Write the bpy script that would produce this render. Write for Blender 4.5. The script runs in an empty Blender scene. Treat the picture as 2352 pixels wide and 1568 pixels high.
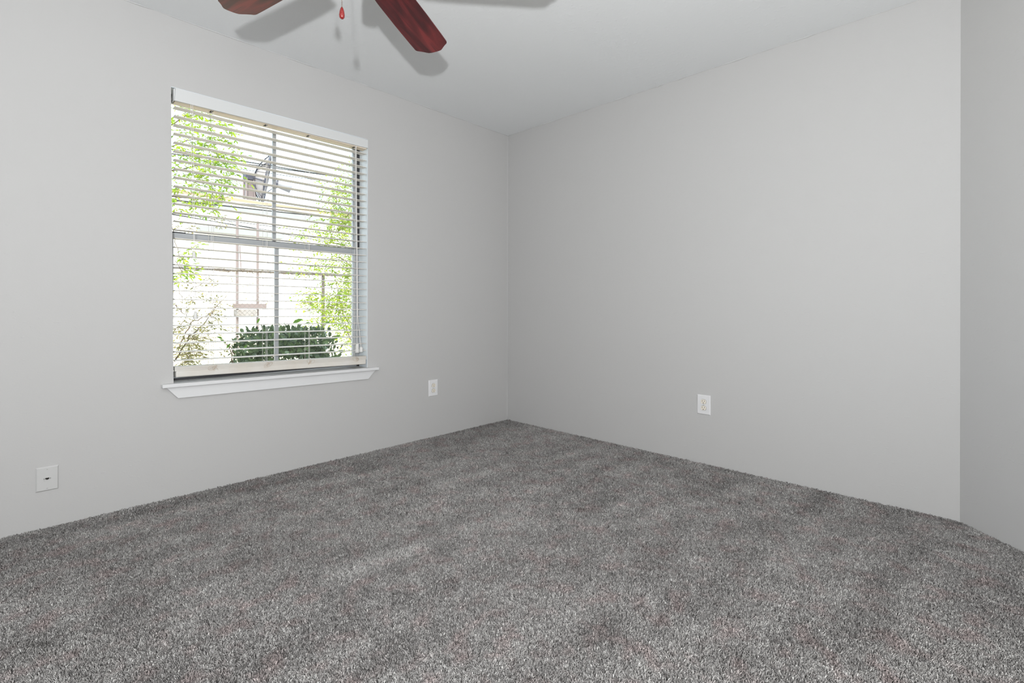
import bpy, bmesh, math, random
import numpy as np
from mathutils import Vector, Matrix
random.seed(7)
rng = np.random.default_rng(11)
sc = bpy.context.scene
C = sc.collection
R = math.radians

# ------------------------------------------------------------------ camera
F_PX = 1137.7                      # focal length for a 2352 px wide frame
YAW, PIT, ROL = 0.80432, 0.00043, 0.00211
CAM = Vector((-3.039, -2.979, 0.980))
fwd = Vector((math.sin(YAW)*math.cos(PIT), math.cos(YAW)*math.cos(PIT), math.sin(PIT)))
rgt = Vector((math.cos(YAW), -math.sin(YAW), 0)); upv = rgt.cross(fwd)
r2 = rgt*math.cos(ROL)+upv*math.sin(ROL); u2 = upv*math.cos(ROL)-rgt*math.sin(ROL)
cd = bpy.data.cameras.new('camera'); cam = bpy.data.objects.new('camera', cd); C.objects.link(cam)
cd.sensor_width = 36; cd.lens = F_PX/2352*36; cd.shift_y = -82.1/2352; cd.clip_start = .02; cd.clip_end = 300
m = Matrix((r2, u2, -fwd)).transposed().to_4x4(); m.translation = CAM
cam.matrix_world = m
sc.camera = cam

# ------------------------------------------------------------------ world, sun, lights, exposure
w = bpy.data.worlds.new('sky'); sc.world = w; w.use_nodes = True
nt = w.node_tree; nt.nodes.clear()
bg = nt.nodes.new('ShaderNodeBackground'); wo = nt.nodes.new('ShaderNodeOutputWorld')
bg.inputs[0].default_value = (.76, .88, 1.0, 1); bg.inputs[1].default_value = 3.4
nt.links.new(bg.outputs[0], wo.inputs[0])

def lamp(name, typ, loc, energy, col=(1, 1, 1), **kw):
    d = bpy.data.lights.new(name, typ); d.energy = energy; d.color = col
    for k, v in kw.items(): setattr(d, k, v)
    o = bpy.data.objects.new(name, d); C.objects.link(o); o.location = loc
    return o
s = lamp('sun', 'SUN', (0, -5, 8), 9.0, (1.0, .93, .80), angle=R(1))
s.rotation_euler = Vector((.35, .75, -1.05)).to_track_quat('-Z', 'Y').to_euler()
# the photographer's flash beside the camera
fl = lamp('camera_flash', 'AREA', (-3.42, -3.40, 1.18), 76, (.97, .985, 1.0), shape='DISK', size=.06)
fl.rotation_euler = Vector((.55, .56, .66)).to_track_quat('-Z', 'Y').to_euler()
lamp('camera_flash_bulb', 'POINT', (-3.42, -3.40, 1.18), 60, (.97, .985, 1.0), shadow_soft_size=.03)
# added fill light, unseen, standing in a made-up opening of the rear wall
dl = lamp('rear_fill', 'AREA', (-2.35, -3.80, 1.10), 24, (1.0, .97, .93), shape='RECTANGLE', size=1.4, size_y=2.0)
dl.rotation_euler = (R(90), 0, 0)

sc.view_settings.view_transform = 'Standard'; sc.view_settings.look = 'None'
sc.view_settings.gamma = 1; sc.view_settings.use_curve_mapping = False
sc.view_settings.exposure = -0.06

# ------------------------------------------------------------------ materials
def mat(name, col, rough=.6, spec=.3, metal=0, bump=None, trans=0, noise=None, **kw):
    mt = bpy.data.materials.new(name); mt.use_nodes = True
    t = mt.node_tree; b = t.nodes['Principled BSDF']
    b.inputs['Base Color'].default_value = (*col, 1); b.inputs['Roughness'].default_value = rough
    b.inputs['Specular IOR Level'].default_value = spec; b.inputs['Metallic'].default_value = metal
    tc = t.nodes.new('ShaderNodeTexCoord')
    if noise:                                   # (scale, detail, colour b)
        n = t.nodes.new('ShaderNodeTexNoise'); n.inputs['Scale'].default_value = noise[0]; n.inputs['Detail'].default_value = 4
        t.links.new(tc.outputs['Object'], n.inputs['Vector'])
        r = t.nodes.new('ShaderNodeValToRGB'); r.color_ramp.elements[0].position = .35; r.color_ramp.elements[1].position = .68
        r.color_ramp.elements[0].color = (*col, 1); r.color_ramp.elements[1].color = (*noise[1], 1)
        t.links.new(n.outputs['Fac'], r.inputs[0]); t.links.new(r.outputs[0], b.inputs['Base Color'])
    if bump:                                    # (scale, strength, distance)
        n2 = t.nodes.new('ShaderNodeTexNoise'); n2.inputs['Scale'].default_value = bump[0]; n2.inputs['Detail'].default_value = 3
        t.links.new(tc.outputs['Object'], n2.inputs['Vector'])
        bp = t.nodes.new('ShaderNodeBump'); bp.inputs['Strength'].default_value = bump[1]; bp.inputs['Distance'].default_value = bump[2]
        t.links.new(n2.outputs['Fac'], bp.inputs['Height']); t.links.new(bp.outputs[0], b.inputs['Normal'])
    return mt

def plaster(name, col, strength=.35, flake=.62):
    """painted drywall: faint orange peel with sparse raised flecks"""
    mt = bpy.data.materials.new(name); mt.use_nodes = True; t = mt.node_tree; b = t.nodes['Principled BSDF']
    b.inputs['Base Color'].default_value = (*col, 1); b.inputs['Roughness'].default_value = .75; b.inputs['Specular IOR Level'].default_value = .18
    tc = t.nodes.new('ShaderNodeTexCoord')
    n1 = t.nodes.new('ShaderNodeTexNoise'); n1.inputs['Scale'].default_value = 38; n1.inputs['Detail'].default_value = 3
    n2 = t.nodes.new('ShaderNodeTexNoise'); n2.inputs['Scale'].default_value = 4; n2.inputs['Detail'].default_value = 2
    mp = t.nodes.new('ShaderNodeMapping'); mp.inputs['Scale'].default_value = (1, 1, 2.2)
    t.links.new(tc.outputs['Object'], mp.inputs[0]); t.links.new(mp.outputs[0], n1.inputs['Vector']); t.links.new(tc.outputs['Object'], n2.inputs['Vector'])
    r = t.nodes.new('ShaderNodeMapRange'); r.inputs['From Min'].default_value = flake; r.inputs['From Max'].default_value = flake+.07
    t.links.new(n1.outputs['Fac'], r.inputs['Value'])
    k = t.nodes.new('ShaderNodeMath'); k.operation = 'MULTIPLY'; t.links.new(r.outputs[0], k.inputs[0]); t.links.new(n2.outputs['Fac'], k.inputs[1])
    n3 = t.nodes.new('ShaderNodeTexNoise'); n3.inputs['Scale'].default_value = 120; t.links.new(tc.outputs['Object'], n3.inputs['Vector'])
    k2 = t.nodes.new('ShaderNodeMath'); k2.operation = 'MULTIPLY_ADD'; k2.inputs[1].default_value = .25
    t.links.new(n3.outputs['Fac'], k2.inputs[0]); t.links.new(k.outputs[0], k2.inputs[2])
    bp = t.nodes.new('ShaderNodeBump'); bp.inputs['Strength'].default_value = strength; bp.inputs['Distance'].default_value = .0012
    t.links.new(k2.outputs[0], bp.inputs['Height']); t.links.new(bp.outputs[0], b.inputs['Normal'])
    return mt

def leaf_mat(name, c1, c2, trans=.35, gloss=.3):
    mt = bpy.data.materials.new(name); mt.use_nodes = True; t = mt.node_tree; t.nodes.remove(t.nodes['Principled BSDF'])
    out = t.nodes['Material Output']
    tc = t.nodes.new('ShaderNodeTexCoord'); n = t.nodes.new('ShaderNodeTexNoise'); n.inputs['Scale'].default_value = 9; n.inputs['Detail'].default_value = 2
    t.links.new(tc.outputs['Object'], n.inputs['Vector'])
    r = t.nodes.new('ShaderNodeValToRGB'); r.color_ramp.elements[0].position = .38; r.color_ramp.elements[1].position = .62
    r.color_ramp.elements[0].color = (*c1, 1); r.color_ramp.elements[1].color = (*c2, 1); t.links.new(n.outputs['Fac'], r.inputs[0])
    d = t.nodes.new('ShaderNodeBsdfPrincipled'); d.inputs['Roughness'].default_value = gloss; d.inputs['Specular IOR Level'].default_value = .35
    tl = t.nodes.new('ShaderNodeBsdfTranslucent'); mx = t.nodes.new('ShaderNodeMixShader'); mx.inputs[0].default_value = trans
    t.links.new(r.outputs[0], d.inputs['Base Color']); t.links.new(r.outputs[0], tl.inputs[0])
    t.links.new(d.outputs[0], mx.inputs[1]); t.links.new(tl.outputs[0], mx.inputs[2]); t.links.new(mx.outputs[0], out.inputs[0])
    return mt

def glass_mat():
    mt = bpy.data.materials.new('window_glass'); mt.use_nodes = True; t = mt.node_tree; t.nodes.remove(t.nodes['Principled BSDF'])
    tr = t.nodes.new('ShaderNodeBsdfTransparent'); tr.inputs[0].default_value = (.96, .98, .97, 1)
    gl = t.nodes.new('ShaderNodeBsdfGlossy'); gl.inputs['Roughness'].default_value = .02
    lw = t.nodes.new('ShaderNodeFresnel'); lw.inputs[0].default_value = 1.45
    mx = t.nodes.new('ShaderNodeMixShader'); t.links.new(lw.outputs[0], mx.inputs[0]); t.links.new(tr.outputs[0], mx.inputs[1]); t.links.new(gl.outputs[0], mx.inputs[2])
    t.links.new(mx.outputs[0], t.nodes['Material Output'].inputs[0])
    return mt

def wood_mat():
    mt = bpy.data.materials.new('mahogany_blade'); mt.use_nodes = True; t = mt.node_tree; b = t.nodes['Principled BSDF']
    tc = t.nodes.new('ShaderNodeTexCoord'); mp = t.nodes.new('ShaderNodeMapping'); mp.inputs['Scale'].default_value = (1.6, 17, 4)
    t.links.new(tc.outputs['Object'], mp.inputs[0])
    n = t.nodes.new('ShaderNodeTexNoise'); n.inputs['Scale'].default_value = 1.6; n.inputs['Detail'].default_value = 6; n.inputs['Distortion'].default_value = .9
    t.links.new(mp.outputs[0], n.inputs['Vector'])
    r = t.nodes.new('ShaderNodeValToRGB'); e = r.color_ramp.elements
    e[0].position = .36; e[0].color = (.055, .007, .009, 1); e[1].position = .66; e[1].color = (.215, .026, .026, 1)
    k = e.new(.5); k.color = (.115, .014, .016, 1)
    t.links.new(n.outputs['Fac'], r.inputs[0]); t.links.new(r.outputs[0], b.inputs['Base Color'])
    b.inputs['Roughness'].default_value = .38; b.inputs['Specular IOR Level'].default_value = .4
    return mt

def carpet_mat():
    mt = bpy.data.materials.new('carpet_yarn'); mt.use_nodes = True; t = mt.node_tree; b = t.nodes['Principled BSDF']
    at = t.nodes.new('ShaderNodeAttribute'); at.attribute_name = 'yarn'
    r = t.nodes.new('ShaderNodeValToRGB'); e = r.color_ramp.elements
    e[0].position = 0; e[0].color = CARPET[0]; e[1].position = 1; e[1].color = CARPET[3]
    k = e.new(.35); k.color = CARPET[1]; k = e.new(.7); k.color = CARPET[2]
    t.links.new(at.outputs['Fac'], r.inputs[0])
    tc = t.nodes.new('ShaderNodeTexCoord'); n = t.nodes.new('ShaderNodeTexNoise'); n.inputs['Scale'].default_value = 11; n.inputs['Detail'].default_value = 4
    t.links.new(tc.outputs['Object'], n.inputs['Vector'])
    rr = t.nodes.new('ShaderNodeValToRGB'); rr.color_ramp.elements[0].position = .5; rr.color_ramp.elements[1].position = .68
    rr.color_ramp.elements[0].color = (1, 1, 1, 1); rr.color_ramp.elements[1].color = (1.0, .89, .89, 1)
    t.links.new(n.outputs['Fac'], rr.inputs[0])
    mx = t.nodes.new('ShaderNodeMix'); mx.data_type = 'RGBA'; mx.blend_type = 'MULTIPLY'; mx.inputs[0].default_value = 1
    t.links.new(r.outputs[0], mx.inputs[6]); t.links.new(rr.outputs[0], mx.inputs[7]); t.links.new(mx.outputs[2], b.inputs['Base Color'])
    b.inputs['Roughness'].default_value = .9; b.inputs['Specular IOR Level'].default_value = .12
    return mt
CARPET = [(.13, .124, .121, 1), (.29, .280, .272, 1), (.44, .428, .417, 1), (.70, .69, .67, 1)]

M = dict(
    wall=plaster('grey_wall_paint', (.485, .482, .478)),
    ceil=plaster('ceiling_paint', (.80, .815, .82), .5, .58),
    caulk=mat('caulk_paint', (.52, .52, .52), .5, .3),
    rear=plaster('rear_wall_paint', (.56, .555, .545)),
    lining=mat('skylit_jamb_tint', (.70, .755, .79), .4, .35),  # bluish white: the reveal's skylight put into the colour
    trim=mat('white_trim_paint', (.66, .665, .67), .35, .4),
    floor=mat('carpet_backing', (.10, .095, .09), .95, .05),
    frame=mat('grey_aluminium', (.42, .44, .46), .45, .4, .25),
    seal_shade=mat('dark_seal_shade', (.05, .05, .055), .6),
    glass=glass_mat(),
    slat=mat('blind_slat', (.69, .655, .615), .42, .35),
    valance=mat('blind_valance', (.62, .63, .63), .42, .35),
    stain=mat('blind_bottom', (.66, .645, .61), .45, .35, noise=(7, (.61, .57, .51))),
    rail=mat('sun_bounce_rail', (.80, .70, .58), .45), cord=mat('blind_cord', (.72, .70, .68), .8), oldcord=mat('aged_cord', (.52, .42, .32), .8),  # rail: cream tint paints the sun's warm ground bounce on the headrail
    tassel=mat('tassel_plastic', (.70, .70, .68), .5),
    plate=mat('white_plate', (.70, .70, .71), .35, .4),
    jplate=mat('painted_plate', (.52, .52, .515), .4, .3),
    ivory=mat('ivory_plastic', (.78, .73, .64), .4, .4),
    slot=mat('dark_slot', (.02, .018, .015), .7),
    screw=mat('screw_metal', (.60, .60, .58), .3, .5, .6),
    wood=wood_mat(),
    brass=mat('dark_bronze', (.10, .045, .03), .35, .5, .8),
    chain=mat('chain_metal', (.35, .27, .22), .3, .5, .9),
    fob=mat('cherry_fob', (.22, .022, .02), .12, .6),
    shade=mat('frosted_shade', (.75, .73, .70), .5),
    grass=mat('dry_ground', (.66, .56, .44), .9, .1, noise=(2, (.52, .48, .34))),
    bwall=mat('pale_building', (.82, .82, .80), .8),
    fascia=mat('tan_fascia', (.31, .24, .17), .7),
    grayband=mat('grey_band', (.255, .26, .268), .7),
    roof=mat('roofing', (.35, .33, .31), .9),
    cable=mat('black_cable', (.02, .02, .022), .6),
    galv=mat('galvanised', (.13, .12, .118), .6, .3),
    post=mat('weathered_post', (.12, .10, .09), .7),
    boxm=mat('pale_box', (.27, .25, .25), .7), pinkp=mat('weathered_pipe', (.20, .16, .16), .7),
    dishp=mat('dish_panel', (.34, .30, .295), .6, .2),
    dishm=mat('dish_metal', (.055, .055, .075), .5, .4, .3),
    feed=mat('feed_white', (.26, .255, .27), .5),
    bark=mat('bark', (.12, .085, .06), .9, .1, bump=(30, .5, .01)),
    twig=mat('twig', (.17, .13, .10), .9, .1),
    leafL=leaf_mat('spring_leaf', (.16, .30, .015), (.40, .52, .02), .45, .5),
    leafR=leaf_mat('young_leaf', (.15, .27, .02), (.42, .50, .04), .40, .5),
    leafS=leaf_mat('pale_leaf', (.17, .18, .05), (.34, .29, .10), .30, .5),
    leafB=leaf_mat('hedge_leaf', (.055, .085, .045), (.14, .20, .085), .12, .28),
    leafH=leaf_mat('large_leaf', (.09, .19, .02), (.13, .25, .03), .35, .35),
    brick=mat('outer_wall', (.55, .50, .45), .9),
)

# ------------------------------------------------------------------ helpers
def tag(o, label=None, cat=None, group=None, kind=None):
    if label: o['label'] = label
    if cat: o['category'] = cat
    if group: o['group'] = group
    if kind: o['kind'] = kind
    return o
def obj(name, bm, mt, parent=None, loc=None, smooth=False, bevel=0):
    me = bpy.data.meshes.new(name)
    if isinstance(bm, bmesh.types.BMesh):
        bmesh.ops.recalc_face_normals(bm, faces=bm.faces[:]); bm.to_mesh(me); bm.free()
    else:
        me.from_pydata(bm[0], [], bm[1]); me.update()
    me.materials.append(mt)
    if smooth: me.polygons.foreach_set('use_smooth', [True]*len(me.polygons))
    o = bpy.data.objects.new(name, me); C.objects.link(o)
    if loc: o.location = loc
    if parent: o.parent = parent
    if bevel:
        b = o.modifiers.new('bevel', 'BEVEL'); b.width = bevel; b.segments = 2; b.limit_method = 'ANGLE'
    return o
def empty(name, loc, rz=0, **kw):
    o = bpy.data.objects.new(name, None); C.objects.link(o); o.location = loc; o.rotation_euler[2] = rz; o.empty_display_size = .1
    return tag(o, **kw)
def box(bm, x0, x1, y0, y1, z0, z1):
    vs = [bm.verts.new((x, y, z)) for z in (z0, z1) for (x, y) in ((x0, y0), (x1, y0), (x1, y1), (x0, y1))]
    for f in ((0, 3, 2, 1), (4, 5, 6, 7), (0, 1, 5, 4), (1, 2, 6, 5), (2, 3, 7, 6), (3, 0, 4, 7)): bm.faces.new([vs[i] for i in f])
    return vs
def boxes(*bs):
    bm = bmesh.new()
    for b in bs: box(bm, *b)
    return bm
def tube(bm, pts, r, n=6, cap=True):
    pts = [Vector(p) for p in pts]; rings = []
    for i, p in enumerate(pts):
        d = (pts[min(i+1, len(pts)-1)]-pts[max(i-1, 0)]).normalized()
        a = d.cross(Vector((0, 0, 1)) if abs(d.z) < .9 else Vector((1, 0, 0))).normalized(); b = d.cross(a)
        rr = r[i] if isinstance(r, (list, tuple)) else r
        rings.append([bm.verts.new(p+(a*math.cos(k*2*math.pi/n)+b*math.sin(k*2*math.pi/n))*rr) for k in range(n)])
    for i in range(len(rings)-1):
        for k in range(n): bm.faces.new((rings[i][k], rings[i][(k+1) % n], rings[i+1][(k+1) % n], rings[i+1][k]))
    if cap: bm.faces.new(rings[0]); bm.faces.new(rings[-1])
    return bm
def lathe(bm, prof, n=20, c=(0, 0, 0)):
    rings = []
    for r, z in prof: rings.append([bm.verts.new((c[0]+r*math.cos(k*2*math.pi/n), c[1]+r*math.sin(k*2*math.pi/n), c[2]+z)) for k in range(n)])
    for i in range(len(rings)-1):
        for k in range(n): bm.faces.new((rings[i][k], rings[i][(k+1) % n], rings[i+1][(k+1) % n], rings[i+1][k]))
    bm.faces.new(rings[0]); bm.faces.new(rings[-1])
    return bm
def prism(bm, poly, h0, h1, axis='z'):
    def P(a, b, h): return {'z': (a, b, h), 'y': (a, h, b), 'x': (h, a, b)}[axis]
    lo = [bm.verts.new(P(a, b, h0)) for a, b in poly]; hi = [bm.verts.new(P(a, b, h1)) for a, b in poly]
    bm.faces.new(lo); bm.faces.new(hi)
    for i in range(len(poly)): j = (i+1) % len(poly); bm.faces.new((lo[i], lo[j], hi[j], hi[i]))
    return bm
def at(px, py, Y):
    """world point on the vertical plane y = Y seen at a photo position"""
    v = fwd+r2*((px-1176)/F_PX)-u2*((py-701.9)/F_PX)
    return CAM+v*((Y-CAM.y)/v.y)

# ------------------------------------------------------------------ the room
H = 2.44; L = 2.885; XL, YB = -4.55, -3.85
WX0, WX1, WZ0, WZ1 = -2.426, -1.331, .57, 2.086      # window opening
DX, DY = -.78, -.76                                  # the splayed wall runs from (0,-L) this way
obj('floor', boxes((XL-.1, .1, YB-.1, .12, -.12, -.004)), M['floor'])['kind'] = 'structure'
obj('ceiling', boxes((XL-.1, .1, YB-.1, .12, H, H+.12)), M['ceil'])['kind'] = 'structure'
# window wall with its opening (left edge of the opening a touch out of plumb)
bm = bmesh.new(); T = .19
def quadwall(bm, pts, y0, y1): prism(bm, pts, y0, y1, 'y')
xa, xb = -2.419, -2.433
quadwall(bm, [(XL-.1, 0), (xa, 0), (xa, WZ0), (xb, WZ1), (xb, H), (XL-.1, H)], 0, T)
quadwall(bm, [(WX1, 0), (.1, 0), (.1, H), (WX1, H)], 0, T)
quadwall(bm, [(xa, 0), (WX1, 0), (WX1, WZ0), (xa, WZ0)], 0, T)
quadwall(bm, [(xb, WZ1), (WX1, WZ1), (WX1, H), (xb, H)], 0, T)
obj('wall_left', bm, M['wall'])['kind'] = 'structure'
obj('wall_right', boxes((0, .12, -L-.12, 0, 0, H)), M['wall'])['kind'] = 'structure'
bm = bmesh.new(); ln = 1.15; dn = Vector((DX, DY, 0)).normalized(); nn = Vector((-dn.y, dn.x, 0))*.12
a = Vector((0, -L, 0)); b2 = a+dn*ln
if nn.dot(Vector((1, -1, 0))) < 0: nn = -nn
prism(bm, [(a.x, a.y), (b2.x, b2.y), (b2.x+nn.x, b2.y+nn.y), (a.x+nn.x, a.y+nn.y)], 0, H)
obj('wall_splayed', bm, M['wall'])['kind'] = 'structure'
# rear of the room, behind the camera, with an opening made up for the added fill light
obj('wall_rear', boxes((XL, -3.15, YB, YB+.1, 0, H), (-3.15, -1.55, YB, YB+.1, 2.15, H), (-1.55, b2.x+.2, YB, YB+.1, 0, H)), M['rear'])['kind'] = 'structure'
obj('hall_sun_block', boxes((XL, b2.x+.3, YB-1.4, YB-1.3, 0, H), (XL-.1, XL, YB-1.4, YB, 0, H), (b2.x+.2, b2.x+.3, YB-1.4, YB, 0, H), (XL-.1, b2.x+.3, YB-1.4, YB-.1, H, H+.1), (XL-.1, b2.x+.3, YB-1.4, YB-.1, -.1, 0)), M['rear'])['kind'] = 'structure'  # unseen enclosure added behind the opening to keep the sun out
obj('wall_side', boxes((XL-.1, XL, YB, 0, 0, H)), M['rear'])['kind'] = 'structure'

# caulked joints: thin uneven beads where the walls meet each other and the ceiling
def bead(name, p, q, rr, jit):
    bm = bmesh.new(); p, q = Vector(p), Vector(q); n_ = 60; pts = []; rs = []
    for i in range(n_+1):
        pts.append(p.lerp(q, i/n_)); rs.append(max(.0008, rr*random.uniform(1-jit, 1+jit)))
    tube(bm, pts, rs, 6); o = obj(name, bm, M['caulk'], smooth=True); o['kind'] = 'structure'
bead('trim_2', (-.001, -.001, 0), (-.001, -.001, H), .0022, .2)
bead('trim_3', (XL, -.001, H-.0005), (0, -.001, H-.0005), .0026, .9)
bead('trim_4', (-.001, -L, H-.0005), (-.001, 0, H-.0005), .0026, .9)

# ------------------------------------------------------------------ carpet pile: real tufts over the floor the photo sees
def smooth_noise(x, y, sc_, seed):
    g = np.random.default_rng(seed).random((64, 64)); g[63] = g[0]; g[:, 63] = g[:, 0]; u = x*sc_+17.3; v = y*sc_+9.1
    i = np.floor(u).astype(int); j = np.floor(v).astype(int); a_ = u-i; b_ = v-j
    a_ = a_*a_*(3-2*a_); b_ = b_*b_*(3-2*b_); i %= 63; j %= 63
    return (g[i, j]*(1-a_)+g[i+1, j]*a_)*(1-b_)+(g[i, j+1]*(1-a_)+g[i+1, j+1]*a_)*b_
def lattice(st, d0, d1):
    xs = np.arange(XL+.02, -.002, st); ys = np.arange(YB+.12, -.002, st)
    X, Y = np.meshgrid(xs, ys); X = X.ravel(); Y = Y.ravel()
    X = X+rng.uniform(-.5, .5, X.size)*st; Y = Y+rng.uniform(-.5, .5, Y.size)*st
    # inside the room (the splayed wall) and in the part of the room in front of the camera
    side = (X-0)*nn.x+(Y+L)*nn.y
    dx, dy = X-CAM.x, Y-CAM.y; dep = dx*fwd.x+dy*fwd.y; lat = dx*rgt.x+dy*rgt.y
    keep = (side < -.0002) & (X < -.003) & (Y < -.003) & (dep > 1.0) & (dep >= d0) & (dep < d1) & (np.abs(lat) < dep*1.10+.25)
    return X[keep], Y[keep]
def carpet():
    Xs, Ys, Ks = [], [], []
    for st, d0, d1, sc_k in ((.0036, 0, 2.3, 1.0), (.0045, 2.3, 9, 1.25)):
        x_, y_ = lattice(st, d0, d1); Xs.append(x_); Ys.append(y_); Ks.append(np.full(x_.size, sc_k))
    X, Y, K = np.concatenate(Xs), np.concatenate(Ys), np.concatenate(Ks)
    n = X.size
    # brushed pile: broad strokes lean different ways
    sw = smooth_noise(X*1.3+Y*.25, Y*6.5+X*.5, 1.5, 3)*.55+smooth_noise(X, Y, 13, 4)*.45
    cl = smooth_noise(X, Y, 85, 5); c2 = smooth_noise(X+3, Y+5, 130, 6)
    ang = cl*9+c2*5+np.where(sw > .5, R(200), R(20))+rng.normal(0, .55, n)
    lean = np.clip(1.02+.16*rng.normal(0, 1, n)+.35*(c2-.5), .35, 1.4)
    hgt = .0088*K*(1+.22*rng.normal(0, 1, n).clip(-1.6, 1.6))*(.75+.5*smooth_noise(X+7, Y+1, 80, 8))
    rad = .00135*K*(1+.2*rng.normal(0, 1, n).clip(-1.5, 1.5))
    ca, sa = np.cos(ang), np.sin(ang)
    V = np.empty((n, 7, 3), np.float32); tw = rng.uniform(0, 6.28, n)
    for k in range(3):
        t = tw+k*2.0944
        V[:, k, 0] = X+np.cos(t)*rad; V[:, k, 1] = Y+np.sin(t)*rad; V[:, k, 2] = -.002
        V[:, 3+k, 0] = X+np.cos(t+.5)*rad*1.05+ca*np.sin(lean*.5)*hgt*.55
        V[:, 3+k, 1] = Y+np.sin(t+.5)*rad*1.05+sa*np.sin(lean*.5)*hgt*.55
        V[:, 3+k, 2] = np.cos(lean*.5)*hgt*.55+.25*rad*np.cos(t-ang)
    V[:, 6, 0] = X+ca*hgt*(np.sin(lean*.5)*.55+np.sin(lean)*.5)
    V[:, 6, 1] = Y+sa*hgt*(np.sin(lean*.5)*.55+np.sin(lean)*.5)
    V[:, 6, 2] = hgt*(np.cos(lean*.5)*.55+np.cos(lean)*.45)
    V[:, :, 0] = np.minimum(V[:, :, 0], -.001); V[:, :, 1] = np.minimum(V[:, :, 1], -.001)
    tri = np.array([[0, 1, 4], [0, 4, 3], [1, 2, 5], [1, 5, 4], [2, 0, 3], [2, 3, 5], [3, 4, 6], [4, 5, 6], [5, 3, 6]])
    Fc = (tri[None]+(np.arange(n)*7)[:, None, None]).reshape(-1).astype(np.int32)
    me = bpy.data.meshes.new('carpet_pile'); nf = n*9
    me.vertices.add(n*7); me.vertices.foreach_set('co', V.reshape(-1))
    me.loops.add(nf*3); me.loops.foreach_set('vertex_index', Fc)
    me.polygons.add(nf); me.polygons.foreach_set('loop_start', np.arange(nf, dtype=np.int32)*3)
    me.polygons.foreach_set('loop_total', np.full(nf, 3, np.int32))
    me.polygons.foreach_set('use_smooth', np.ones(nf, bool))
    me.update(calc_edges=True)
    yarn = np.clip(.50+.23*rng.normal(0, 1, n)+.46*(sw-.5)+.35*(c2-.5), 0, 1).astype(np.float32)  # streak term paints the leaning pile's light and shade into the yarn
    a_ = me.attributes.new('yarn', 'FLOAT', 'POINT'); a_.data.foreach_set('value', np.repeat(yarn, 7))
    me.materials.append(carpet_mat())
    o = bpy.data.objects.new('carpet_pile', me); C.objects.link(o)
    tag(o, 'grey cut-pile carpet with brushed lighter streaks covering the whole floor', 'carpet', kind='stuff')
    print('tufts', n)
carpet()

# ------------------------------------------------------------------ window
FY0, FY1 = .105, .165
x0, x1, z0, z1 = xa-.002, WX1+.002, WZ0, WZ1
win = obj('window_1', boxes((xb, xb+.012, FY0, FY1, z0, z1), (x1-.026, x1, FY0, FY1, z0, z1),
                            (xb, x1, FY0, FY1, z1-.026, z1), (xb, x1, FY0, FY1, z0, z0+.035)), M['frame'], bevel=.002)
win['kind'] = 'structure'
up = obj('upper_sash', boxes((xb+.012, xb+.018, .136, .158, 1.345, z1-.03), (x1-.034, x1-.026, .136, .158, 1.345, z1-.03),
                             (xb+.012, x1-.026, .136, .158, 1.348, 1.368), (xb+.012, x1-.026, .136, .158, z1-.038, z1-.026)), M['frame'], win)
obj('muntin', boxes((-1.887, -1.867, .140, .152, 1.368, z1-.05)), M['frame'], up)
obj('window_pane', boxes((xb+.016, x1-.03, .146, .149, 1.36, z1-.04)), M['glass'], up)
lo = obj('lower_sash', boxes((xa, xa+.021, .112, .134, z0+.03, 1.36), (x1-.046, x1-.020, .106, .134, z0+.03, 1.33),
                             (xa, x1-.026, .110, .135, 1.329, 1.362), (xa, x1-.026, .112, .134, z0+.032, z0+.062)), M['frame'], win)
obj('muntin', boxes((-1.882, -1.859, .116, .128, z0+.06, 1.33)), M['frame'], lo)
obj('window_pane', boxes((xa+.019, x1-.03, .122, .125, z0+.05, 1.34)), M['glass'], lo)
obj('rail_seal', boxes((xa+.004, x1-.03, .108, .113, 1.3615, 1.3635), (xa+.004, xa+.075, .106, .113, 1.3615, 1.3675)), M['seal_shade'], lo)
obj('frame_shade_strip', boxes((x1-.024, x1-.006, FY0-.003, FY0, 1.362, z1-.03), (xa, x1, FY0-.004, FY0, z0+.012, z0+.026)), M['seal_shade'], win)  # upright strip paints the backlit jamb's shade; lower strip darkens the frame foot
obj('skylit_lining', boxes((WX1-.003, WX1, .001, FY0, WZ0, WZ1), (xb, WX1-.003, .001, FY0, WZ1-.003, WZ1)), M['lining'], win)  # panel added to brighten the reveal, sky light painted into it
# sill and apron: slightly out of level, lower on the right
bm = bmesh.new()
for xq, zq in ((-2.470, .5845), (-1.255, .5655)):
    pass
def slab(bm, xl, xr, y0, y1, zl, zr, t):
    lo_ = [bm.verts.new(v) for v in ((xl, y0, zl-t), (xr, y0, zr-t), (xr, y1, zr-t), (xl, y1, zl-t))]
    hi_ = [bm.verts.new(v) for v in ((xl, y0, zl), (xr, y0, zr), (xr, y1, zr), (xl, y1, zl))]
    bm.faces.new(lo_); bm.faces.new(hi_)
    for i in range(4): j = (i+1) % 4; bm.faces.new((lo_[i], lo_[j], hi_[j], hi_[i]))
slab(bm, -2.472, -1.262, -.034, .0, .586, .5675, .019)
slab(bm, xa, WX1, -.001, FY0+.01, .5853, .5685, .017)
sill = obj('window_sill', bm, M['trim'], win, bevel=.003)
bm = bmesh.new(); prism(bm, [(-2.452, .566), (-2.402, .507), (-1.331, .493), (-1.275, .549)], -.013, 0, 'y')
obj('sill_apron', bm, M['trim'], sill, bevel=.0015)

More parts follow.
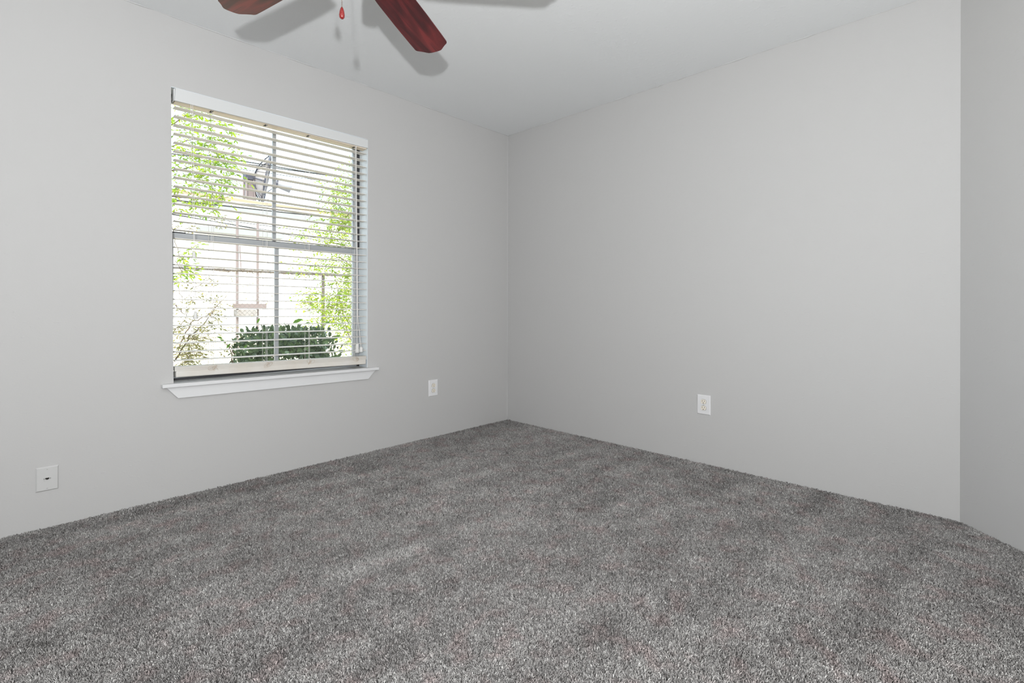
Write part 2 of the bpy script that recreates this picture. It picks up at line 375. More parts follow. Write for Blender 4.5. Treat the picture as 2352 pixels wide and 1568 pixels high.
# ------------------------------------------------------------------ blind
bl = empty('window_blind', (-1.873, .03, .60), label='white two-inch horizontal slat blind hanging open in the window', cat='window blind')
def part(name, bm, mt, parent=bl, smooth=False, bevel=0):
    o = obj(name, bm, mt, parent, smooth=smooth, bevel=bevel)
    o.matrix_parent_inverse = Matrix.Translation(-Vector(bl.location)) if parent is bl else Matrix()
    return o
BX0, BX1 = -2.413, -1.337
bm = bmesh.new(); prism(bm, [(-2.419, 2.017), (-1.333, 2.025), (-1.333, 2.080), (-2.415, 2.082)], -.007, .004, 'y')
prism(bm, [(-2.423, 2.014), (-2.419, 2.017), (-2.415, 2.082), (-2.423, 2.076)], -.004, .03, 'y')
part('valance', bm, M['valance'], bevel=.003)
hr = part('headrail', boxes((BX0, BX1, .0042, .060, 2.0195, 2.066)), M['rail'], bevel=.002)
CX = [-2.245, -1.968, -1.720, -1.418]
for x in CX: part('cord_bracket', boxes((x-.006, x+.006, .016, .046, 2.0175, 2.0195)), M['seal_shade'])
NS = 30
zl = [1.9935-i*(1.9935-.697)/29 for i in range(NS)]
zr = [1.9915-i*(1.9915-.684)/29 for i in range(NS)]
def slat_mesh(z_l, z_r, y0=.006, y1=.056, tilt=0):
    bm = bmesh.new(); prof = []
    for k in range(7):
        t = k/6; prof.append((y0+(y1-y0)*t, .0022*(1-(2*t-1)**2)+tilt*(t-.5)))
    vs = []
    for x, zz in ((BX0, z_l), (BX1, z_r)):
        top = [bm.verts.new((x, y, zz+h+.0017)) for y, h in prof]; bot = [bm.verts.new((x, y, zz+h-.0017)) for y, h in prof]
        vs.append((top, bot))
    (t0, b0), (t1, b1) = vs
    for k in range(6):
        bm.faces.new((t0[k], t1[k], t1[k+1], t0[k+1])); bm.faces.new((b0[k], b0[k+1], b1[k+1], b1[k]))
    bm.faces.new((t0[0], b0[0], b1[0], t1[0])); bm.faces.new((t0[6], t1[6], b1[6], b0[6]))
    bm.faces.new(t0+b0[::-1]); bm.faces.new(t1+b1[::-1])
    return bm
for i in range(NS):
    part('slat', slat_mesh(zl[i]-.001, zr[i]-.001, tilt=random.uniform(-.0008, .0012)), M['slat'])
# the last slats lie stacked on the bottom rail
for i in range(6):
    zz = .664-.0038*i; yo = (.0, .003, -.001, .002, .001, 0)[i]
    part('slat', slat_mesh(zz, zz-.021, .003+yo, .053+yo), M['stain'])
bm = bmesh.new(); slab(bm, BX0+.004, BX1-.004, .000, .054, .6435, .6225, .031)
part('bottom_rail', bm, M['stain'], bevel=.005)
# knotted cord ends in front of the stack
for x in CX:
    bm = bmesh.new(); f = (x-BX0)/(BX1-BX0); zz = .655-.021*f; pts = []
    for i in range(40):
        t_ = i/39*6.28*3; pts.append((x+.004+.026*math.sin(t_*.83+x*9)*math.cos(t_*.31), -.0045, zz-.012*math.sin(t_*1.31+x*5)-.010*(i/39)))
    tube(bm, pts, .0006, 4, False); part('cord_knot', bm, M['oldcord'])
for x in CX:
    bm = bmesh.new()
    for y in (.004, .058): tube(bm, [(x-.004, y, 2.02), (x-.004, y, .63)], .0009, 4)
    tube(bm, [(x+.012, .03, 2.02), (x+.012, .03, .64)], .0010, 4)
    for i in range(NS):
        f = (x-BX0)/(BX1-BX0); zz = zl[i]*(1-f)+zr[i]*f-.003
        tube(bm, [(x-.004, .004, zz), (x-.004, .058, zz)], .0007, 4, False)
    part('ladder_cord', bm, M['cord'])
# tilt cords with tassels on the left, lift cord on the right
for px, y1_, y2_ in ((444, 577, 592), (447.5, 715, 732)):
    p = at(px, y1_, -.012); q = at(px+4, y2_, -.012)
    bm = bmesh.new(); tube(bm, [(p.x-.012, -.012, 2.02), (p.x-.004, -.013, 1.5), (p.x+.003, -.012, p.z)], .0012, 5)
    o = part('tilt_cord', bm, M['cord'])
    bm = bmesh.new(); hh = p.z-q.z; lathe(bm, [(.005, 0), (.008, -hh*.3), (.0095, -hh*.8), (.0115, -hh), (.003, -hh)], 12, (p.x+.003, -.012, p.z))
    t_ = obj('tassel', bm, M['tassel'], o, smooth=True)
for kx, (px, y1_, hh) in enumerate(((820.5, 789, .062), (829.5, 797, .034))):
    p = at(px, y1_, -.014); top = at(817.5, 341, -.012); mid = at(821, 730, -.013)
    bm = bmesh.new(); tube(bm, [(top.x+.001*kx, -.012, 2.02), (mid.x-.002+.003*kx, -.013-.003*kx, mid.z), (p.x, -.014, p.z)], .0019, 6)
    o = part('lift_cord', bm, M['cord'])
    bm = bmesh.new(); lathe(bm, [(.005, 0), (.010, -hh*.15), (.0115, -hh*.45), (.0105, -hh*.5), (.0125, -hh*.8), (.012, -hh), (.003, -hh)], 14, (p.x, -.014, p.z+.002))
    obj('tassel', bm, M['tassel'], o, smooth=True)

# ------------------------------------------------------------------ wall plates
def plate_mesh(w_, h_, d=.006):
    bm = bmesh.new(); i_ = .004
    a_ = [bm.verts.new((sx*w_/2, 0, sz*h_/2)) for sx, sz in ((-1, -1), (1, -1), (1, 1), (-1, 1))]
    b_ = [bm.verts.new((sx*w_/2, -d*.45, sz*h_/2)) for sx, sz in ((-1, -1), (1, -1), (1, 1), (-1, 1))]
    c_ = [bm.verts.new((sx*(w_/2-i_), -d, sz*(h_/2-i_))) for sx, sz in ((-1, -1), (1, -1), (1, 1), (-1, 1))]
    bm.faces.new(a_); bm.faces.new(c_)
    for i in range(4):
        j = (i+1) % 4; bm.faces.new((a_[i], a_[j], b_[j], b_[i])); bm.faces.new((b_[i], b_[j], c_[j], c_[i]))
    return bm
def disc(bm, cx, cz, r, y0, y1, n=24, flat=0):
    pl = []
    for k in range(n):
        a_ = 2*math.pi*k/n; x = r*math.cos(a_); z = r*math.sin(a_)
        if flat: z = max(-r*flat, min(r*flat, z))
        pl.append((cx+x, cz+z))
    prism(bm, pl, y0, y1, 'y')
def outlet(loc, rz, label):
    t = empty('electrical_outlet', loc, rz, label=label, cat='outlet', group='duplex wall outlets')
    obj('cover_plate', plate_mesh(.083, .120), M['plate'], t)
    for cz in (.0195, -.0195):
        bm = bmesh.new(); disc(bm, 0, cz, .0163, -.0105, -.004, 28, .80)
        rcp = obj('receptacle', bm, M['ivory'], t, bevel=.0008)
        bm = bmesh.new(); disc(bm, 0, cz, .0171, -.0066, -.004, 28, .82); obj('receptacle_gap', bm, M['slot'], rcp)
        bm = boxes((-.0075, -.0053, -.0112, -.006, cz-.0005, cz+.0085), (.0053, .0075, -.0112, -.006, cz, cz+.0075))
        disc(bm, 0, cz-.0075, .0027, -.0112, -.006, 10)
        obj('contact_slot', bm, M['slot'], rcp)
    bm = bmesh.new(); disc(bm, 0, 0, .0032, -.0075, -.005, 12); obj('screw', bm, M['screw'], t, bevel=.0005)
    return t
outlet((-.7905, 0, .3695), 0, 'white duplex outlet on the window wall, between window and room corner')
outlet((0, -1.707, .371), R(-90), 'white duplex outlet alone on the wide blank right-hand wall')
t = empty('network_wall_plate', (-2.8865, 0, .2185), label='square grey-white wall plate with one small black network socket, low left of window', cat='wall plate')
obj('cover_plate', plate_mesh(.074, .105, .006), M['jplate'], t)
bm = boxes((-.0105, .0105, -.0064, -.005, -.0105, .0105)); jk = obj('jack_insert', bm, M['jplate'], t, bevel=.0008)
bm = bmesh.new(); prism(bm, [(-.0065, .0045), (-.0065, -.0010), (-.0035, -.0010), (-.0035, -.0035), (.0035, -.0035), (.0035, -.0010), (.0065, -.0010), (.0065, .0045)], -.0078, -.0070, 'y')
obj('socket_opening', bm, M['slot'], jk)
obj('side_clip', boxes((-.0112, -.0098, -.0078, -.005, -.001, .003), (.0098, .0112, -.0078, -.005, -.001, .003)), M['slot'], jk)
for cz in (.0415, -.0415):
    bm = bmesh.new(); disc(bm, 0, cz, .0030, -.0072, -.005, 12); sc_ = obj('screw', bm, M['jplate'], t, bevel=.0004)
    obj('screw_slot', boxes((-.0022, .0022, -.0074, -.0070, cz-.0004, cz+.0004)), M['slot'], sc_)

# ------------------------------------------------------------------ ceiling fan
FC = Vector((-2.25, -1.49, 0)); BZ = 2.15; BR = .705
fan = empty('ceiling_fan', (FC.x, FC.y, H), label='ceiling fan with dark cherry red wooden blades and pull chains', cat='ceiling fan')
bm = bmesh.new(); lathe(bm, [(.07, 0), (.072, -.02), (.055, -.05), (.02, -.065)], 28); obj('canopy', bm, M['brass'], fan, smooth=True)
bm = bmesh.new(); lathe(bm, [(.013, -.06), (.013, -.12)], 14); obj('downrod', bm, M['brass'], fan, smooth=True)
bm = bmesh.new(); lathe(bm, [(.03, -.115), (.085, -.13), (.10, -.16), (.10, -.22), (.085, -.245), (.05, -.25)], 32); obj('motor_housing', bm, M['brass'], fan, smooth=True)
bm = bmesh.new(); lathe(bm, [(.05, -.245), (.052, -.29), (.035, -.302), (.01, -.304)], 24); obj('switch_housing', bm, M['brass'], fan, smooth=True)
def blade_mesh():
    # outline in local x (outwards), y (across); underside at z = 0
    w2 = .0765
    half = [(.185, .050), (.22, .064), (.30, .070), (.45, .0745), (.60, w2), (BR-.056, w2), (BR-.048, w2-.0015), (BR-.041, w2-.006),
            (BR-.035, w2-.014), (BR-.024, w2-.026), (BR-.012, w2-.037), (BR-.004, w2-.046), (BR-.001, w2-.056), (BR, w2-.068)]
    pl = half+[(x, -y) for x, y in reversed(half)]
    bm = bmesh.new(); prism(bm, pl, 0, .006)
    return bm
B0 = None
for k in range(5):
    ang = R(30.0+72*k)
    if B0 is None:
        bo = obj('blade', blade_mesh(), M['wood'], fan, bevel=.0015); B0 = bo
        bm = bmesh.new(); prism(bm, [(.09, .016), (.15, .012), (.20, .035), (.245, .035), (.255, 0), (.245, -.035), (.20, -.035), (.15, -.012), (.09, -.016)], .006, .011)
        for sx, sy in ((.215, .02), (.215, -.02), (.24, 0)): disc_pts = [(sx+.005*math.cos(i*.785), sy+.005*math.sin(i*.785)) for i in range(8)]; prism(bm, disc_pts, -.002, .006)
        io = obj('blade_iron', bm, M['brass'], bo); I0 = io
    else:
        bo = B0.copy(); C.objects.link(bo); io = I0.copy(); C.objects.link(io); io.parent = bo
    bo.parent = fan; bo.location = (0, 0, BZ-H); bo.rotation_euler = (R(-7), 0, ang); bo.rotation_mode = 'XYZ'
# four small shades of the light kit between the blades
for k in range(4):
    a_ = R(46+90*k-3)
    d_ = Vector((math.cos(a_), math.sin(a_), 0)); p0 = d_*.045+Vector((0, 0, -.285)); p1 = d_*.115+Vector((0, 0, -.262)); 
    ax = (d_*.75+Vector((0, 0, -.66))).normalized()
    bm = bmesh.new(); tube(bm, [p0, d_*.085+Vector((0, 0, -.272)), p1], .008, 10); arm = obj('lamp_arm', bm, M['brass'], fan, smooth=True)
    bm = bmesh.new(); tube(bm, [p1, p1+ax*.012, p1+ax*.03, p1+ax*.055, p1+ax*.07], [.018, .028, .036, .044, .050], 20, False)
    so = obj('lamp_shade', bm, M['shade'], arm, smooth=True)
# pull chains (beads) with cherry fobs
for (x, y, zf, ln_) in ((-2.221, -1.378, 2.004, .040), (-2.315, -1.425, 2.048, .040)):
    bm = bmesh.new(); p = Vector((x, y, zf))-Vector((FC.x, FC.y, H)); ztop = -.285
    nb = int((ztop-p.z)/.0052)
    for i in range(nb): bmesh.ops.create_icosphere(bm, subdivisions=1, radius=.0019, matrix=Matrix.Translation((p.x, p.y, p.z+.001+i*.0052)))
    tube(bm, [(p.x, p.y, ztop), (p.x*.6, p.y*.6, ztop-.002)], .003, 8)
    tube(bm, [(p.x, p.y, p.z), (p.x, p.y, ztop)], .0005, 4)
    ch = obj('pull_chain', bm, M['chain'], fan, smooth=True)
    bm = bmesh.new(); lathe(bm, [(.0025, 0), (.0052, -.006), (.0078, -.016), (.0092, -.027), (.0085, -.035), (.005, -.0395), (.001, -.041)], 24, (p.x, p.y, p.z))
    obj('pull_fob', bm, M['fob'], ch, smooth=True)

# ------------------------------------------------------------------ outside
GZ = -.25
obj('ground', boxes((-30, 60, T+.001, 80, GZ-.2, GZ)), M['grass'])['kind'] = 'structure'
# unseen eave and roof slab, added to block the sun
obj('eave_sun_block', boxes((XL-1, 2.5, T, T+.45, 2.75, 2.9), (XL-1, 2.5, -5.6, T, 2.70, 2.9)), M['brick'])['kind'] = 'structure'

def leaf(V, Fs, p, d, up_, ln_, wd, fold=.25):
    """a pointed leaf: base p, direction d"""
    d = d.normalized(); s_ = d.cross(up_);
    s_ = s_.normalized() if s_.length > 1e-3 else Vector((1, 0, 0)); n_ = s_.cross(d)
    i = len(V)
    c = p+d*ln_*.5-n_*ln_*.04
    V += [p, p+d*ln_*.3+s_*wd*.45+n_*wd*fold, p+d*ln_*.3-s_*wd*.45+n_*wd*fold, c, p+d*ln_*.68+s_*wd*.40+n_*wd*fold, p+d*ln_*.68-s_*wd*.40+n_*wd*fold, p+d*ln_-n_*ln_*.1]
    Fs += [(i, i+1, i+4, i+3), (i, i+3, i+5, i+2), (i+3, i+4, i+6), (i+3, i+6, i+5)]
def rv(a_=1.): return Vector((random.gauss(0, a_), random.gauss(0, a_), random.gauss(0, a_)))
def twig_leaves(V, Fs, tb, p, d, n, ln_, wd, sp, tr=.0018, droop=.25):
    pts = [p]; q = p.copy(); dd = d.normalized()
    for i in range(n):
        dd = (dd+Vector((0, 0, -droop/n))+rv(.10)).normalized(); q = q+dd*sp; pts.append(q.copy())
        sgn = 1 if i % 2 else -1
        sd = dd.cross(Vector((0, 0, 1)));
        if sd.length < .05: sd = Vector((1, 0, 0))
        ld = (dd*.7+sd.normalized()*sgn*.8+rv(.25)); leaf(V, Fs, q, ld, Vector((0, 0, 1))+rv(.5), ln_*random.uniform(.7, 1.15), wd*random.uniform(.7, 1.15))
    leaf(V, Fs, q, dd, Vector((0, 0, 1))+rv(.3), ln_, wd)
    if len(pts) > 1: tube(tb, pts, tr, 3, False)

def branch(tb, pts, r0, r1):
    n = len(pts); tube(tb, pts, [r0+(r1-r0)*i/(n-1) for i in range(n)], 6)
def spline(ps, n=6):
    out = []; ps = [Vector(p) for p in ps]
    for i in range(len(ps)-1):
        for k in range(n): out.append(ps[i].lerp(ps[i+1], k/n)+rv(.006))
    out.append(ps[-1]); return out

def make_tree(name, label, trunk, brs, twigs, lm, ln_, wd, sp, cat='tree', r=.07, dens=1.0):
    """trunk: list of points; brs: lists of photo positions (px, py) on a plane; twigs: (px0,px1,py0,py1,Y,count,leaves)"""
    t = empty(name, trunk[0], label=label, cat=cat)
    inv = Matrix.Translation(-Vector(trunk[0]))
    tb = bmesh.new(); branch(tb, spline(trunk), r, r*.45)
    bts = []
    for pts, Y, r0 in brs:
        q = bmesh.new(); branch(q, spline([at(x, y, Y+random.uniform(-.1, .1)) for x, y in pts]), r0, r0*.35); bts.append(q)
    V, Fs = [], []; tw = bmesh.new()
    for (cx, cy, rx, ry, Y, cnt, nl) in twigs:
        for _ in range(int(cnt*dens)):
            a_ = random.uniform(0, 6.28); rr = math.sqrt(random.random())
            p = at(cx+rx*rr*math.cos(a_), cy+ry*rr*math.sin(a_), Y+random.uniform(-.45, .45))
            twig_leaves(V, Fs, tw, p, Vector((random.gauss(.3, .8), random.gauss(-.2, .7), random.gauss(-.1, .45))), nl, ln_, wd, sp)
    o = obj('trunk', tb, M['bark'], t); o.matrix_parent_inverse = inv
    for b_ in bts: o = obj('branch', b_, M['bark'], t); o.matrix_parent_inverse = inv
    tw.verts.index_update(); n0 = len(V); nl0 = len(Fs)
    V2 = V+[v.co.copy() for v in tw.verts]; F2 = Fs+[tuple(n0+v.index for v in f.verts) for f in tw.faces]; tw.free()
    o = obj('foliage', (V2, F2), lm, t); o.matrix_parent_inverse = inv; o.data.materials.append(M['twig'])
    for i in range(nl0, len(F2)): o.data.polygons[i].material_index = 1
    return t
# left tree: its limbs hang in from beyond the left edge of the window
make_tree('leafy_tree', 'bright yellow-green tree reaching in at the upper left of the window', [(-4.1, 2.6, GZ), (-4.0, 2.6, 1.2), (-3.6, 2.55, 2.4), (-3.0, 2.5, 3.4)],
    [([(385, 290), (430, 268), (470, 262)], 2.5, .006), ([(385, 395), (450, 380), (530, 392)], 2.4, .007), ([(385, 450), (450, 455), (520, 462)], 2.4, .007), ([(380, 340), (440, 320), (500, 315)], 2.7, .006), ([(372, 300), (385, 480), (408, 570), (420, 640)], 2.3, .005)],
    [(440, 262, 45, 14, 2.5, 16, 6), (500, 282, 45, 10, 2.6, 8, 5), (430, 310, 40, 18, 2.6, 10, 6), (500, 325, 28, 18, 2.6, 12, 6), (425, 355, 35, 20, 2.4, 9, 5),
     (480, 365, 45, 28, 2.5, 26, 6), (520, 395, 22, 12, 2.5, 9, 6), (440, 415, 45, 18, 2.4, 16, 6), (500, 420, 30, 12, 2.5, 8, 5), (450, 455, 52, 14, 2.4, 16, 5), (500, 462, 28, 8, 2.5, 6, 5), (420, 475, 18, 8, 2.4, 3, 4),
     (414, 585, 8, 16, 2.3, 6, 4), (416, 618, 8, 14, 2.3, 7, 4), (436, 563, 12, 5, 2.3, 3, 3)],
    M['leafL'], .046, .019, .030, dens=2.1)
make_tree('young_tree', 'broad yellow-green leafy tree behind the fence corner, right side of the window', [(3.1, 5.6, GZ), (3.0, 5.6, .9), (2.95, 5.6, 1.8), (2.8, 5.5, 2.7)],
    [([(822, 800), (800, 770), (770, 640)], 4.2, .010), ([(818, 620), (780, 590), (720, 600)], 4.4, .009), ([(815, 480), (790, 500), (765, 560)], 4.6, .009), ([(812, 700), (770, 700), (700, 715)], 4.3, .008), ([(772, 470), (776, 430), (760, 390)], 4.6, .008)],
    [(785, 400, 30, 14, 4.6, 10, 6), (765, 430, 30, 16, 4.6, 18, 6), (795, 430, 20, 20, 4.5, 12, 6), (780, 470, 32, 22, 4.6, 34, 7), (795, 510, 24, 24, 4.5, 34, 7), (760, 520, 26, 18, 4.6, 18, 6), (775, 555, 40, 14, 4.5, 26, 7),
     (700, 530, 40, 16, 4.7, 9, 4), (690, 555, 50, 14, 4.7, 9, 4), (800, 610, 18, 28, 4.3, 30, 7), (745, 605, 50, 14, 4.4, 26, 6), (690, 610, 30, 8, 4.5, 6, 5), (800, 660, 18, 24, 4.3, 30, 7), (760, 665, 30, 20, 4.3, 16, 6),
     (775, 700, 42, 18, 4.2, 36, 7), (720, 700, 36, 14, 4.3, 18, 6), (705, 680, 30, 12, 4.3, 10, 5), (790, 735, 28, 16, 4.2, 26, 7), (745, 735, 30, 12, 4.2, 12, 6), (800, 765, 18, 14, 4.2, 16, 6), (800, 790, 16, 12, 4.2, 6, 5)],
    M['leafR'], .054, .023, .036, dens=1.9)
make_tree('sparse_shrub', 'sparse twiggy shrub with tiny leaves at the lower left of the window', [(-1.9, 2.2, GZ), (-1.85, 2.2, .1), (-1.9, 2.2, .4)],
    [([(400, 830), (430, 780), (470, 740), (520, 680)], 2.2, .007), ([(405, 810), (440, 740), (480, 720), (500, 700)], 2.3, .006), ([(400, 700), (425, 722), (445, 690)], 2.2, .005), ([(400, 760), (430, 730), (430, 700)], 2.2, .004),
     ([(400, 640), (420, 690), (425, 705)], 2.3, .003), ([(480, 640), (450, 660), (400, 640)], 2.4, .003), ([(405, 600), (430, 640), (470, 660)], 2.3, .003)],
    [(430, 800, 30, 26, 2.2, 34, 6), (440, 760, 40, 18, 2.2, 26, 5), (480, 735, 24, 18, 2.2, 12, 5), (500, 700, 16, 16, 2.2, 8, 4), (430, 700, 30, 30, 2.3, 8, 3), (450, 650, 45, 30, 2.3, 12, 3), (420, 830, 18, 10, 2.1, 14, 5), (510, 780, 40, 30, 2.3, 8, 3), (510, 505, 10, 20, 2.3, 5, 4), (425, 520, 25, 12, 2.3, 8, 3)],
    M['leafS'], .028, .014, .024, 'shrub', .010, dens=1.6)
# clipped evergreen bush under the window
def bush():
    c = at(657, 790, 1.55); c = Vector((c.x, 1.55, .36)); t = empty('clipped_bush', (c.x, c.y, GZ), label='dense dark green clipped bush below the window centre', cat='bush')
    inv = Matrix.Translation(-Vector((c.x, c.y, GZ))); V, Fs = [], []; rx, ry, rz = .41, .34, .415; V2, F2 = [], []
    for i in range(5200):
        u = rv(1).normalized(); k = random.uniform(.55, 1.02)
        sq = 1/max(abs(u.x), abs(u.z), .72)**.75
        p = Vector((c.x+u.x*rx*k*sq, c.y+u.y*ry*k*sq, c.z+u.z*rz*k*sq))
        if p.z < GZ+.05: continue
        d = (u*.55+rv(.7)+Vector((0, 0, .1))); leaf(V, Fs, p, d, u+rv(.7), random.uniform(.04, .065), random.uniform(.024, .040), .12)
    for (px, py, dx, sz) in ((672, 742, 1, .095), (520, 788, -.6, .06), (512, 778, -1, .05), (766, 780, .6, .08), (560, 800, .4, .05), (645, 748, -.5, .05), (590, 742, .2, .05), (745, 745, .8, .06), (520, 800, .3, .05), (700, 745, .8, .05)):
        p = at(px, py, 1.40); leaf(V2, F2, p, Vector((dx, -.1, .45)), Vector((0, -1, .6)), sz, sz*.38, .1)
    for nm, b_, mt in (('foliage', (V, Fs), M['leafB']), ('new_leaves', (V2, F2), M['leafH'])):
        o = obj(nm, b_, mt, t); o.matrix_parent_inverse = inv
    tb = bmesh.new()
    for k in range(26):
        a_ = random.uniform(0, 6.28); e_ = Vector((c.x+math.cos(a_)*rx*random.uniform(.3, .95), c.y+math.sin(a_)*ry*random.uniform(.3, .95), c.z+random.uniform(-.1, .42)))
        branch(tb, spline([(c.x+random.uniform(-.06, .06), c.y, GZ), (c.x*.5+e_.x*.5, c.y*.5+e_.y*.5, c.z-.25), e_], 3), .012, .003)
    for pts in ([(540, 840), (528, 800), (516, 785)], [(735, 835), (752, 815), (768, 800)], [(540, 815), (528, 795), (520, 790)]):
        branch(tb, spline([at(x, y, 1.42) for x, y in pts], 3), .005, .002)
    o = obj('stems', tb, M['bark'], t); o.matrix_parent_inverse = inv
bush()

# chain link fence
FYY = 7.3
def fence():
    t = empty('chain_link_fence', (1.0, FYY, GZ), label='weathered chain link fence with top rail running across behind the bush', cat='fence'); inv = Matrix.Translation(-Vector(t.location))
    def pt(nm, bm, mt):
        o = obj(nm, bm, mt, t); o.matrix_parent_inverse = inv; return o
    zt = 1.641; X0, X1 = -3.0, 4.2
    bm = bmesh.new(); tube(bm, [(X0, FYY, zt), (X1, FYY, zt)], .022, 8); pt('top_rail', bm, M['galv'])
    for x in (-1.25, 1.815, 3.6):
        bm = bmesh.new(); tube(bm, [(x, FYY+.03, GZ), (x, FYY+.03, zt-.01)], .032, 10); pt('fence_post', bm, M['post'])
    bm = bmesh.new(); st = .085; h = zt-GZ-.04
    x = X0-h
    while x < X1:
        for sg in (1, -1):
            xs, xe = (x, x+h) if sg == 1 else (x+h, x)
            za, zb = GZ+.03, zt
            # clip to the fence length
            p, q = Vector((xs, 0, za)), Vector((xe, 0, zb))
            def cl(p, q, X, side):
                if (p.x < X) == side and (q.x < X) != side: return p.lerp(q, (X-p.x)/(q.x-p.x)), q
                if (q.x < X) == side and (p.x < X) != side: return p, q.lerp(p, (X-q.x)/(p.x-q.x))
                return p, q
            if max(p.x, q.x) < X0 or min(p.x, q.x) > X1: continue
            p, q = cl(p, q, X0, True); p, q = cl(p, q, X1, False)
            yy = FYY-.03+sg*.002
            tube(bm, [(p.x, yy, p.z), (q.x, yy, q.z)], 0.0026, 3, False)
        x += st
    pt('wire_mesh', bm, M['galv'])
fence()
# bare creeper wound along the fence
def creeper():
    t = empty('bare_creeper', (.9, FYY-.08, GZ), label='bare twiggy creeper tangled along the top of the chain link fence', cat='creeper'); inv = Matrix.Translation(-Vector(t.location))
    tb = bmesh.new(); V, Fs = [], []
    for k in range(120):
        p = Vector((random.uniform(-.3, 2.1), FYY-.05, 1.64+random.uniform(-.03, .02))); pts = [p]
        d = Vector((random.choice((-1, 1)), 0, random.uniform(-.3, .2)))
        for i in range(5):
            d = (d+rv(.45)).normalized(); p = p+Vector((d.x*.035, d.y*.01, d.z*.025)); p.z = max(1.58, min(1.68, p.z)); pts.append(p.copy())
        tube(tb, pts, .0032, 4, False)
    for k in range(240):
        p = Vector((random.uniform(-.9, 2.3), FYY-.06, random.uniform(.75, 1.6))); pts = [p]; d = rv(1).normalized()
        for i in range(4):
            d = (d+rv(.6)).normalized(); p = p+Vector((d.x*.045, d.y*.01, d.z*.045)); pts.append(p.copy())
        tube(tb, pts, .0024, 3, False)
        if k % 2: leaf(V, Fs, p, rv(1), rv(1)+Vector((0, 0, 1)), .035, .018)
    for nm, b_, mt in (('stems', tb, M['twig']), ('leaves', (V, Fs), M['leafS'])):
        o = obj(nm, b_, mt, t); o.matrix_parent_inverse = inv; o['kind'] = 'stuff'
creeper()
# tall pale posts with a small box behind the fence
PY = 10.5
t = empty('pipe_stand', (at(568, 700, PY).x, PY, GZ), label='two tall slim posts carrying a small board and box behind the fence', cat='post stand'); inv = Matrix.Translation(-Vector(t.location))
for px, yt in ((545, 500), (592, 508)):
    a_ = at(px, yt, PY); b_ = at(px, 696, PY)
    bm = bmesh.new(); tube(bm, [(b_.x, PY, GZ), (a_.x, PY, a_.z)], .032, 8); o = obj('post', bm, M['pinkp'], t); o.matrix_parent_inverse = inv
a_ = at(533, 697, PY); b_ = at(607, 708, PY)
o = obj('cross_board', boxes((a_.x, b_.x, PY-.16, PY-.04, b_.z, a_.z)), M['pinkp'], t); o.matrix_parent_inverse = inv
a_ = at(541, 711, PY); b_ = at(586, 727, PY)
o = obj('box', boxes((a_.x, b_.x, PY-.15, PY+.15, b_.z, a_.z)), M['boxm'], t); o.matrix_parent_inverse = inv
a_ = at(549, 565, PY); b_ = at(552, 620, PY); bm = bmesh.new(); tube(bm, [(a_.x, PY-.05, a_.z), (b_.x, PY-.05, b_.z)], .014, 5); o = obj('brace', bm, M['pinkp'], t); o.matrix_parent_inverse = inv

# long pale building behind the fence
BY = 19.0
zt = at(463, 444.5, BY).z; zf = at(463, 450.5, BY).z
t = empty('flat_roofed_building', (3, BY, GZ), label='long pale flat-roofed building with tan roof edge beyond the fence', cat='building'); inv = Matrix.Translation(-Vector(t.location))
for nm, bx, mt in (('wall', [(-8, 26, BY, BY+14, GZ, zf)], 'bwall'), ('roof_edge', [(-8.2, 26.2, BY-.02, BY+14, zf, zt)], 'fascia'), ('roof', [(-8, 26, BY, BY+13.9, zt, zt+.03)], 'roof'),
                   ('wall_band', [(-8, 26, BY-.08, BY, at(620, 497, BY).z, at(620, 485, BY).z)], 'grayband'), ('door_canopy', [(at(450, 520, BY).x, at(640, 520, BY).x, BY-.6, BY, at(520, 540, BY).z, at(520, 528, BY).z)], 'grayband')):
    o = obj(nm, boxes(*bx), M[mt], t); o.matrix_parent_inverse = inv

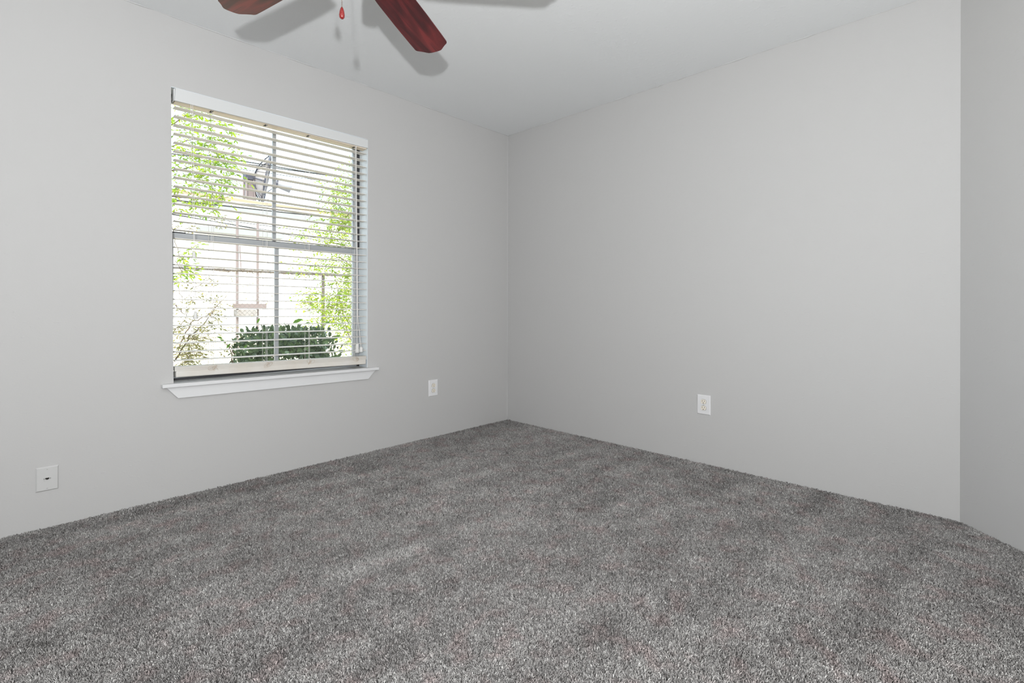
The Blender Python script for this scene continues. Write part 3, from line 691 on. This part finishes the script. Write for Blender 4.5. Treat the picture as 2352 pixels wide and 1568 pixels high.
# satellite dish on the building's roof, seen from behind and to one side
def dish():
    Y = 25.0; hub = at(586, 408, Y); s_ = (hub-CAM).dot(fwd)/F_PX       # metres per photo pixel at that distance
    base = at(574, 450, Y); zt_ = zt+.045
    t = empty('satellite_dish', (base.x, Y, zt_), label='large mesh satellite dish on a post on the flat roof', cat='satellite dish'); inv = Matrix.Translation(-Vector(t.location))
    def pt(nm, bm, mt, sm=False, par=None):
        o = obj(nm, bm, mt, par or t, smooth=sm)
        if par is None: o.matrix_parent_inverse = inv
        return o
    ax = (r2*.88+fwd*.42+Vector((0, 0, -.16))).normalized(); e1 = (Vector((0, 0, 1))+r2*.12-ax*ax.z).normalized(); e1 = (e1-ax*e1.dot(ax)).normalized(); e2 = ax.cross(e1)
    Rr = 56*s_; dep = .42*Rr; bm = bmesh.new(); NR, NA = 7, 36; g = []
    for i in range(1, NR+1):
        r_ = Rr*i/NR; g.append([bm.verts.new(hub+ax*(dep*(i/NR)**2)+(e1*math.cos(a_*6.2832/NA)+e2*math.sin(a_*6.2832/NA))*r_) for a_ in range(NA)])
    c0 = bm.verts.new(hub)
    for a_ in range(NA): bm.faces.new((c0, g[0][a_], g[0][(a_+1) % NA]))
    for i in range(NR-1):
        for a_ in range(NA):
            bm.faces.new((g[i][a_], g[i][(a_+1) % NA], g[i+1][(a_+1) % NA], g[i+1][a_]))
    o = pt('reflector', bm, M['dishp'], True); md = o.modifiers.new('s', 'SOLIDIFY'); md.thickness = .02
    def P(r_, a_, off=0): return hub+ax*(dep*(r_/Rr)**2-off)+(e1*math.cos(a_)+e2*math.sin(a_))*r_
    bm = bmesh.new(); tube(bm, [P(Rr, k*6.2832/36) for k in range(37)], .045, 5); pt('rim', bm, M['dishm'])
    for k in range(8):
        a_ = k*.7854+.2; bm = bmesh.new(); tube(bm, [P(Rr*j/6, a_, .06) for j in range(7)], .035, 4); pt('rib', bm, M['dishm'])
    fz = hub+ax*(49*s_)+Vector((0, 0, -.05))
    for k in range(3):
        bm = bmesh.new(); tube(bm, [P(Rr*.95, k*2.094+.4), fz], .022, 4); pt('feed_strut', bm, M['dishm'])
    bm = bmesh.new(); tube(bm, [fz-ax*.1, fz, fz+ax*.62+Vector((0, 0, -.12))], [.17, .20, .20], 14); fd = pt('feed_horn', bm, M['feed'], True)
    bm = bmesh.new(); tube(bm, [fz-ax*.12, fz-ax*.02], [.23, .23], 14); o = obj('feed_ring', bm, M['dishm'], fd)
    bx = at(572, 406, Y); bm = boxes((bx.x-.24, bx.x+.26, Y-.25, Y+.2, bx.z-.18, bx.z+.14)); pt('mount_head', bm, M['dishm'])
    bm = bmesh.new(); tube(bm, [bx, hub], .12, 8); pt('mount_arm', bm, M['dishm'])
    bm = bmesh.new()
    for sx in (-.22, .22):
        for sy in (-.2, .2): tube(bm, [(base.x+sx*1.1, Y+sy, zt_), (bx.x+sx*.8, Y+sy, bx.z-.1)], .06, 6)
    box(bm, base.x-.16, base.x+.16, Y-.12, Y+.12, zt_, bx.z-.1); pt('pedestal', bm, M['pinkp'])
dish()

# overhead cables: each one its own line at its own distance
def cable(p, q, Y, r, label, sag=.0, Y2=None):
    a_ = at(*p, Y); b_ = at(*q, Y2 or Y); d = b_-a_; a2 = a_-d.normalized()*9; b3 = b_+d.normalized()*14; pts = []
    for i in range(17):
        t_ = i/16; v = a2.lerp(b3, t_); v.z -= 0; pts.append(v)
    bm = bmesh.new(); tube(bm, pts, r, 6); tag(obj('overhead_cable', bm, M['cable']), label, 'cable', 'overhead cables outside the window')
cable((533, 366), (792, 409), 13, .017, 'topmost black overhead cable, crossing in front of the satellite dish')
cable((590, 380), (820, 412), 13.2, .015, 'black overhead cable just under the topmost one at the dish')
cable((550, 388), (760, 418), 14, .009, 'thin dark cable crossing the lower half of the satellite dish')
cable((412, 453), (816, 493), 13.6, .012, 'dark cable running just along the tan roof edge of the building')
cable((412, 461), (816, 506), 12, .018, 'thick black cable crossing below the tan roof edge')
cable((400, 492), (750, 555), 11, .010, 'lowest sloping dark cable, passing just above the meeting rail')
cable((430, 494), (640, 522), 11.5, .009, 'thin cable above the two lowest sloping cables')
cable((440, 500), (742, 549), 11.2, .009, 'dark cable right above the lowest sloping cable')
